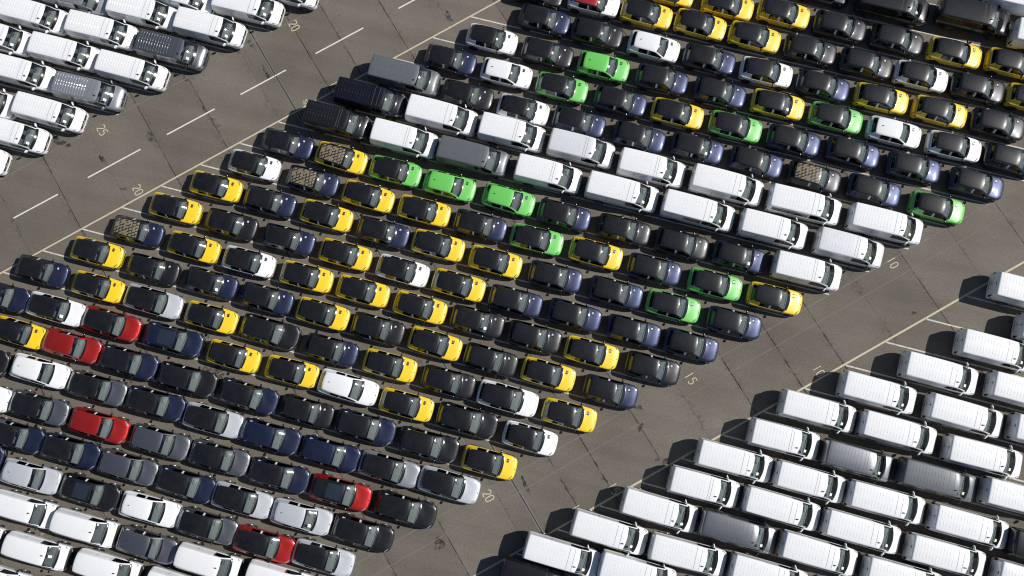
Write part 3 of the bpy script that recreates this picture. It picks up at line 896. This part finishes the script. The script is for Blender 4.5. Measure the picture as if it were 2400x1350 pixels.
    if t in 'VvK':
        d = 0.4 if t == 'v' else 0.0
        rx = S[-1][0][0]
        fx, hz_ = (2.34, .74) if t == 'K' else (2.70, .86)
        for s_ in (1, -1):
            pms(P, K('hl', s_), 'headlight', LAMP, [lambda s_=s_: quad_patch(bvh, 'z', 1, [(fx - .42, s_ * (hw - .09)), (fx - .16, s_ * (hw - .24)), (fx - .24, s_ * (hw - .25)), (fx - .48, s_ * (hw - .13))], 4, .006), lambda s_=s_: quad_patch(bvh, 'x', 1, [(s_ * .56, hz_ - .1), (s_ * .80, hz_ - .06), (s_ * .80, hz_ + .06), (s_ * .56, hz_)], 4, .006)])
            pms(P, K('tl', s_), 'tail_light', TAIL, [lambda s_=s_: quad_patch(bvh, 'x', -1, [(s_ * (hw - .22), .76), (s_ * (hw - .06), .76), (s_ * (hw - .075), 1.28), (s_ * (hw - .20), 1.28)], 4, .007), lambda s_=s_: quad_patch(bvh, 'y', s_, [(rx + .06, .78), (rx + .24, .78), (rx + .20, 1.14), (rx + .06, 1.14)], 3, .007)])
        pms(P, K('gr'), 'grille', BLACK_TRIM, [lambda: patch(bvh, 'x', 1, lin(-.58, .58, 7), lin(hz_ - .14, hz_ + .035, 4), .006), lambda: patch(bvh, 'x', 1, lin(-.5, .5, 5), lin(.42, .52, 3), .006)])
        P.add('badge', pm(K('badge'), 'badge', LAMP_DARK, lambda: [quad_patch(bvh, 'z', 1, [(fx - .10, 0), (fx - .055, -.05), (fx - .01, 0), (fx - .055, .05)], 3, .008)]))
        zr = S[ix['C']][8][2]
        P.add('aerial', box_mesh(K('aer'), 'aerial', BLACK_TRIM, [(xh - .30, xh - .16, -.44 if t != 'K' else -.03, -.38 if t != 'K' else .03, zr - .07, zr + .03)], .015))
        # rear doors: shut line and handle
        pms(P, K('seam'), 'door_seam', SHUT, [lambda: patch(bvh, 'x', -1, [-.012, .012], lin(.5, 1.72, 6), .004)] + [lambda s_=s_, x0=x0: patch(bvh, 'y', s_, [x0, x0 + .022], lin(.45, 1.70, 6), .004) for s_ in (1, -1) for x0 in ((.36, -.95) if t == 'K' else (.40, -.98))])
        pms(P, K('rh'), 'rear_handle', BLACK_TRIM, [lambda: patch(bvh, 'x', -1, lin(.04, .22, 3), [.98, 1.04], .012), lambda: patch(bvh, 'x', -1, lin(-.35, .35, 4), [.62, .68], .012), lambda: patch(bvh, 'x', -1, lin(-.12, .12, 3), [1.64, 1.69], .012)])
        if t != 'K':
            def ribs():
                m = MB(); x0 = -2.28 + d
                n_ = 12 if t == 'V' else 10
                for q in range(n_):
                    x = x0 + (0.215 if t == 'V' else .222) * q
                    for ya, yb in ((.06, .68), (-.68, -.06)):
                        if q % 4 == 3: ya, yb = (ya, yb - .06) if ya > 0 else (ya + .06, yb)
                        ys = lin(ya, yb, 4); pts = []
                        for y in ys:
                            r = patch(bvh, 'z', 1, [x, x + .001], [y, y + .001], 0)
                            pts.append(r[0][0])
                        vs = []
                        for k_, p in enumerate(pts):
                            e_ = .55 if k_ in (0, 3) else 1
                            for dx, dz in ((-.017, -.003), (-.006, .010 * e_), (.006, .010 * e_), (.017, -.003)):
                                vs.append((p.x + dx, p.y, p.z + dz))
                        fs = [(k_ * 4 + a, k_ * 4 + a + 1, k_ * 4 + a + 5, k_ * 4 + a + 4) for k_ in range(3) for a in range(3)]
                        pass
                        m.add(vs, fs)
                me = m.mesh('roof_ribs', pt); return me
            P.add('roof_ribs', cached(K('ribs', c), ribs), kind='stuff')
            pms(P, K('rs'), 'roof_seam', SHUT, [lambda x=x: patch(bvh, 'z', 1, [x, x + .02], lin(-.74, .74, 8), .003) for x in (.42, .78 if t == 'V' else .60)])
            # pressed swage panel along the load bay
            pms(P, K('sm', c), 'side_moulding', pt, [lambda s_=s_: patch(bvh, 'y', s_, lin(-2.2 + d, .2, 8), [.60, .66], .014) for s_ in (1, -1)])
        else:
            def kribs():
                m = MB()
                for y in (-.48, -.24, 0, .24, .48):
                    r = patch(bvh, 'z', 1, lin(-1.9, .5, 10), [y - .035, y + .035], .008)
                    if r: m.add(*r)
                return m.mesh('roof_ribs', pt)
            P.add('roof_ribs', cached(K('kribs'), kribs), kind='stuff')
            pms(P, K('clad'), 'cladding', BLACK_TRIM, [lambda s_=s_: patch(bvh, 'y', s_, lin(-1.15, 1.1, 6), [.36, .44], .012) for s_ in (1, -1)])
        if fl in ('W', 'w'):
            xs = ((-.92, .30), (-2.3, -1.0)) if fl == 'W' else ((-.90, .28),)
            sides = (1, -1) if fl == 'W' else (-1,)
            for xa, xb in xs:
                for s_ in sides:
                    P.add('side_window', pm(K('pw', xa, s_), 'side_window', GLOSS_BLACK, lambda xa=xa, xb=xb, s_=s_: [patch(bvh, 'y', s_, lin(xa, xb, 5), lin(1.20, 1.66, 4), .008)]))
    # wheels
    if t == 'H': add_wheels(P, t, .315, .20, .889, 1.26, -1.26, DARK_ALLOY)
    elif t == 'S': add_wheels(P, t, .35, .22, .929, 1.40, -1.34, ALLOY)
    elif t == 'K': add_wheels(P, t, .325, .20, .948, 1.45, -1.35, ALLOY)
    else: add_wheels(P, t, .345, .21, .989, 1.75, -1.48 + (.4 if t == 'v' else 0), ALLOY)
    return P

GLOSS_ROOF = plain('sunroof_glass', (0.02, 0.028, 0.04), 0.04, 0, 1.0)

def label_paper(t, big=False):
    """white delivery sheet lying behind the windscreen"""
    data, bvh, S, ix = shell(t)
    x0 = S[ix['glass']][8][0]
    spec = {'V': (x0 - .38, x0 - .20, -.56, -.38), 'v': (x0 - .38, x0 - .20, -.56, -.38), 'H': (.62, .80, -.48, -.28), 'S': (.70, .90, -.50, -.28), 'K': (1.14, 1.34, -.05, .12)}[t]
    return pm((t, 'paper'), 'windscreen_sheet', PAPER, lambda: [patch(bvh, 'z', 1, lin(spec[0], spec[1], 3), lin(spec[2], spec[3], 3), .006)])

# ------------------------------------------------------------------ every vehicle: lane, x, y, block, kind+colour+roof+extras
VEHICLES = """
14 63.99 34.51 M V w C
13 49.75 31.93 M H b B
13 54.87 31.88 M V b C
13 60.77 32.38 M V b C
13 66.32 31.88 M V w C
12 38.44 28.97 M H y B
12 43.00 29.01 M H y B
12 47.19 29.39 M H y B
12 51.47 29.38 M H b B
12 55.74 29.37 M H b B
12 60.05 29.39 M H y B
12 64.32 29.58 M H y B
11 28.83 26.57 M H b B
11 33.14 26.83 M H w R
11 37.24 26.86 M H y B
11 41.37 26.98 M H y B
11 45.52 27.01 M H y B
11 49.73 27.02 M H b B
11 53.95 26.98 M H b B
11 58.04 26.99 M H w B
11 62.20 27.13 M H b B
11 66.22 27.24 M H y B
10 29.86 24.51 M H n B
10 34.00 24.42 M H b B
10 38.41 24.44 M H w C
10 42.66 24.47 M H n B
10 46.97 24.52 M H w B
10 51.25 24.51 M H n B
10 55.60 24.60 M H y B
10 59.90 24.65 M H y B
10 64.12 24.75 M H b B
9 9.77 21.94 UL V w C
9 26.39 22.01 M H w B
9 30.77 21.98 M H b B
9 35.13 21.97 M H e C
9 39.62 22.07 M H n B
9 44.01 22.12 M H n B
9 48.36 22.27 M H y B
9 52.69 22.32 M H e B
9 57.02 22.29 M H w C
9 61.40 22.31 M H w B
9 65.56 22.36 M H b B
8 2.06 19.40 UL V w C
8 7.46 19.84 UL V w C
8 23.77 19.65 M H n B
8 28.18 19.65 M H w C
8 32.53 19.60 M H e B
8 37.04 19.65 M H n B
8 41.36 19.76 M H y B
8 45.74 19.83 M H e B
8 50.09 19.86 M H n B
8 54.45 20.05 M H n B
8 58.90 20.03 M H n B
8 63.47 19.96 M H n B
7 -6.02 17.31 UL V s C
7 -0.45 17.46 UL V w C
7 5.11 17.45 UL V w C
7 20.78 17.45 M V g C
7 25.79 17.26 M H b B
7 30.16 17.20 M H w B
7 34.46 17.30 M H n B
7 39.05 17.29 M H n B
7 43.39 17.53 M H n B
7 47.81 17.56 M H n B
7 52.13 17.51 M H b P
7 56.50 17.62 M H n B
7 61.12 17.51 M H e B
6 -14.39 14.56 UL V w C
6 -8.75 15.06 UL V w C
6 -3.08 15.18 UL V w C
6 2.76 15.00 UL V d C
6 18.79 15.12 M V m C
6 24.41 15.14 M V w C
6 29.86 15.17 M v w C
6 35.16 15.25 M v q C
6 40.53 15.12 M v w C
6 46.13 15.24 M V w C
6 51.88 15.22 M V w C W
6 57.77 15.29 M V w C
5 -10.96 12.69 UL V w C
5 -5.31 12.78 UL V w C
5 0.31 12.67 UL V w C
5 16.85 12.79 M v b C
5 22.17 12.71 M v w C
5 27.54 12.67 M V g C
5 33.30 12.77 M v w C
5 38.89 12.82 M V w C
5 44.58 12.85 M V w C w
5 50.12 12.89 M v w C
5 55.65 12.92 M v q C
5 68.49 12.87 R V w C
4 -8.21 10.40 UL V w C
4 -2.42 10.24 UL V s C
4 13.60 10.18 M H n B
4 17.89 10.15 M H y P
4 22.16 10.20 M H e B
4 26.40 10.15 M H e C
4 30.94 10.22 M H e C
4 35.20 10.13 M H n B
4 39.71 10.19 M H b B
4 44.01 10.23 M H b B
4 48.25 10.34 M H n B
4 53.12 10.51 M v w C
4 70.72 10.45 R V w C
3 -10.39 7.53 UL V w C
3 -4.84 7.89 UL V w C
3 11.67 7.96 M H w B
3 16.32 7.90 M H n P
3 20.72 7.82 M H y B
3 25.08 7.82 M H y B
3 29.43 7.82 M H n B
3 33.73 7.85 M H e B
3 38.17 7.94 M H y B
3 42.56 7.89 M H n B
3 47.03 7.94 M H e B
3 51.38 8.03 M H y B
3 66.99 8.33 R V w C
2 -7.06 5.56 UL V w C
2 9.33 5.64 M H y B
2 13.65 5.57 M H n B
2 18.13 5.62 M H y B
2 22.58 5.48 M H n B
2 26.82 5.57 M H y B
2 31.23 5.48 M H y B
2 35.75 5.53 M H n B
2 40.29 5.53 M H n B
2 44.51 5.62 M H e B
2 49.00 5.57 M H n B
2 63.58 5.76 R V w C
2 69.57 5.94 R V w C
1 -9.55 3.17 UL V w C
1 6.86 3.25 M H y B
1 11.36 3.18 M H b B
1 15.90 3.16 M H n B
1 20.35 3.16 M H y B
1 24.81 3.09 M H w B
1 29.09 3.11 M H y B
1 33.42 3.05 M H n B
1 37.81 3.16 M H n B
1 42.19 3.14 M H n B
1 46.41 3.22 M H n B
1 59.74 3.33 R V w C
1 65.79 3.32 R V w C
1 71.58 3.50 R V w C
0 4.61 0.86 M H n P
0 9.15 0.78 M H y B
0 13.52 0.79 M H w B
0 18.04 0.83 M H y B
0 22.40 0.87 M H y B
0 26.82 0.80 M H y B
0 31.14 0.89 M H b B
0 35.42 0.88 M H b B
0 39.69 0.84 M H y B
0 44.17 0.91 M H b B
0 56.00 0.96 R V w C
0 61.63 0.99 R V w C
0 67.56 0.89 R V w C
-1 2.17 -1.47 M H y B
-1 6.70 -1.58 M H b B
-1 11.28 -1.46 M H n B
-1 15.66 -1.49 M H n B
-1 20.02 -1.50 M H y B
-1 24.26 -1.50 M H b B
-1 28.61 -1.47 M H y B
-1 32.82 -1.55 M H b B
-1 37.09 -1.45 M H y B
-1 41.68 -1.50 M H n B
-1 54.17 -1.54 R v w C
-1 59.36 -1.64 R v d C
-1 64.87 -1.50 R V g C
-1 70.57 -1.27 R V w C
-2 -1.44 -3.87 M H n B
-2 3.10 -3.93 M H y B
-2 7.54 -3.89 M S l B
-2 12.08 -3.89 M H y B
-2 16.66 -3.77 M S b B c
-2 21.40 -3.86 M H n B
-2 25.87 -3.84 M H y B
-2 30.29 -3.86 M H b B
-2 34.74 -3.88 M S w B k
-2 39.28 -3.87 M H y B
-2 51.18 -3.91 R V w C
-2 56.51 -3.93 R v w C
-2 61.82 -3.90 R V w C
-2 67.55 -3.97 R V w C
-2 72.92 -4.15 R V b C
-3 -3.78 -6.44 M S n B
-3 0.61 -6.33 M S w B
-3 5.03 -6.27 M S r B
-3 9.90 -6.17 M S n G c
-3 14.57 -6.18 M H y B
-3 19.08 -6.12 M H y B
-3 23.41 -6.14 M S w C
-3 27.83 -6.23 M H y B
-3 32.35 -6.14 M S b B k
-3 37.01 -6.18 M H w B
-3 49.57 -6.21 R v w C
-3 55.05 -6.20 R V w C
-3 60.64 -6.25 R V w C
-3 66.45 -6.34 R V w C
-3 72.32 -6.50 R V q C
-4 -1.49 -8.70 M H y B
-4 2.71 -8.60 M S r C
-4 7.17 -8.63 M S n B
-4 11.80 -8.67 M S b B c
-4 16.54 -8.67 M S n B
-4 20.99 -8.57 M H b B
-4 25.42 -8.53 M S n B
-4 30.13 -8.52 M S b B k
-4 34.67 -8.58 M H y B
-4 46.98 -8.55 R V w C
-4 52.52 -8.51 R V d C
-4 58.12 -8.49 R V w C
-4 63.94 -8.56 R V w C
-5 -3.72 -11.28 M S b B c
-5 1.01 -10.98 M S w C
-5 5.57 -11.04 M S d B
-5 10.10 -10.96 M S n B
-5 14.59 -10.98 M S l B
-5 18.98 -10.98 M S n C
-5 23.53 -10.99 M S n C
-5 27.93 -10.90 M S s B
-5 32.34 -10.82 M S l B
-5 44.02 -10.94 R V w C
-5 49.57 -10.97 R V w C
-5 55.18 -10.84 R V w C
-6 -2.63 -13.74 M S w C
-6 1.86 -13.52 M S d B
-6 6.58 -13.55 M S r C c
-6 11.32 -13.49 M S d C
-6 15.87 -13.40 M S d B
-6 20.41 -13.44 M S n B
-6 25.03 -13.40 M S r G c
-6 29.84 -13.29 M S b B
-6 41.25 -13.32 R V w C
-6 46.54 -13.09 R V w C
-7 0.82 -15.89 M S n B
-7 5.15 -15.84 M S n B
-7 9.63 -15.81 M S d C
-7 14.09 -15.83 M S n B
-7 18.38 -15.79 M S l B
-7 22.84 -15.75 M S l C
-7 27.37 -15.66 M S b B c
-7 40.12 -15.39 R V b C
-8 -1.72 -17.82 M S n B
-8 2.92 -18.32 M S l C
-8 7.51 -18.21 M S b G c
-8 12.12 -18.18 M S w C
-8 16.50 -18.19 M S d B
-8 20.84 -18.27 M S r B
-8 25.17 -18.03 M S l B
-9 3.36 -20.62 M K w C
-9 8.12 -20.66 M K w C
-9 12.74 -20.59 M S d C
-9 17.49 -20.55 M K w C
-9 22.68 -20.30 M K w C
-10 0.16 -23.25 M K w C
-10 5.29 -23.11 M K w C
-10 10.65 -22.86 M K w C
-10 15.99 -22.73 M K w C
-11 3.11 -25.74 M K w C
-11 8.05 -25.58 M S r B
"""

ORD = ['', 'first', 'second', 'third', 'fourth', 'fifth', 'sixth', 'seventh', 'eighth', 'ninth', 'tenth', 'eleventh', 'twelfth',
       'thirteenth', 'fourteenth', 'fifteenth', 'sixteenth', 'seventeenth', 'eighteenth', 'nineteenth', 'twentieth']
CNAME = {'y': 'yellow', 'n': 'navy', 'b': 'black', 'w': 'white', 'e': 'green', 'r': 'red', 'l': 'light silver', 's': 'silver', 'd': 'gunmetal', 'g': 'slate grey', 'm': 'midnight blue', 'q': 'pale silver'}
KIND = {'H': ('hatchback', 'hatchback', 'hatchbacks parked in the centre block'), 'S': ('crossover', 'crossover', 'crossovers parked in the centre block'),
        'V': ('panel_van', 'van', 'panel vans'), 'v': ('panel_van', 'van', 'panel vans'), 'K': ('delivery_van', 'van', 'small delivery vans at bottom left')}
rows = []
for ln in VEHICLES.strip().splitlines():
    a = ln.split()
    rows.append((int(a[0]), float(a[1]), float(a[2]), a[3], ''.join(a[4:])))
lane_lists = {}
for r in rows: lane_lists.setdefault((r[3], r[0]), []).append(r)
for v in lane_lists.values(): v.sort(key=lambda r: r[1])

def label_for(r):
    lane, x, y, blk, code = r
    t, c, roof = code[0], code[1], code[2]; fl = code[3:]
    seq = lane_lists[(blk, lane)]; i = seq.index(r)
    cn = CNAME[c]
    if t == 'H':
        what = {'B': ('black hatchback' if c == 'b' else 'black-roofed %s hatchback' % cn), 'C': 'all-%s hatchback' % cn, 'R': 'red-roofed white hatchback', 'P': '%s hatchback with gold patterned roof' % cn}[roof]
    elif t == 'S':
        what = {'B': ('black crossover' if c == 'b' else 'black-roofed %s crossover' % cn), 'C': 'all-%s crossover' % cn, 'G': '%s crossover with glass sunroof' % cn}[roof]
    elif t == 'K': what = 'white small van'
    else: what = {'W': 'white passenger van with dark side windows', 'w': 'white van with one dark side window'}.get(fl, '%s panel van' % cn)
    if blk == 'UL':
        n = len(seq) - i
        return '%s, %s from the road, %s lane up in the upper-left block' % (what, ORD[n], ORD[max(1, lane)])
    if blk == 'R':
        return '%s, %s from left, %s lane from top in right block' % (what, ORD[i + 1], ORD[5 - lane + 1])
    if lane in (5, 6, 7):
        if i == 0: return {7: 'slate grey van, uppermost of three dark vans beside the upper road', 6: 'midnight blue van, middle one of three dark vans beside the upper road', 5: 'black van, lowest of three dark vans beside the upper road'}[lane]
        return '%s, %s behind the %s van of the three dark vans' % (what, ORD[i], {7: 'uppermost', 6: 'middle', 5: 'lowest'}[lane]) if False else \
               '%s, %s ahead of the %s of three dark vans' % (what, ORD[i], {7: 'uppermost', 6: 'middle', 5: 'lowest'}[lane])
    if lane < 5: return '%s, %s from left, %s lane below three dark vans' % (what, ORD[i + 1], ORD[5 - lane])
    return '%s, %s from left, %s lane above three dark vans' % (what, ORD[i + 1], ORD[lane - 7])

PROTO = {}
rnd = random.Random(3)
for r in rows:
    lane, x, y, blk, code = r
    key = code
    t, c, roof, fl = code[0], code[1], code[2], code[3:]
    if key not in PROTO: PROTO[key] = proto(t, c, roof, fl)
    P = PROTO[key]
    nm, cat, grp = KIND[t]
    root = bpy.data.objects.new(nm, None)
    root.empty_display_size = 0.3
    COL.objects.link(root)
    off = 0.2 if t == 'v' else 0.0
    root.location = (x - off, y, 0)
    root.rotation_euler = (0, 0, math.radians(rnd.gauss(0, 0.6)))
    root['label'] = label_for(r)
    root['category'] = cat
    root['group'] = {'UL': 'vans in the upper-left block', 'R': 'vans in the right block'}.get(blk, grp)
    for name, me, loc, rot, subs, lab, kind in P.parts:
        o = bpy.data.objects.new(name, me); o.location = loc; o.rotation_euler = rot
        COL.objects.link(o); o.parent = root
        if kind: o['kind'] = kind
        for sn, sme, sl, sr in subs:
            if sme is None: continue
            s_ = bpy.data.objects.new(sn, sme); s_.location = sl; s_.rotation_euler = sr
            COL.objects.link(s_); s_.parent = o
    sheet = {'UL': 0.95, 'R': 0.8, 'M': 0.55}[blk] if t in 'Vv' else {'H': 0.05, 'S': 0.06, 'K': 0.3}[t]
    if rnd.random() < sheet:
        o = bpy.data.objects.new('windscreen_sheet', label_paper(t)); COL.objects.link(o); o.parent = root
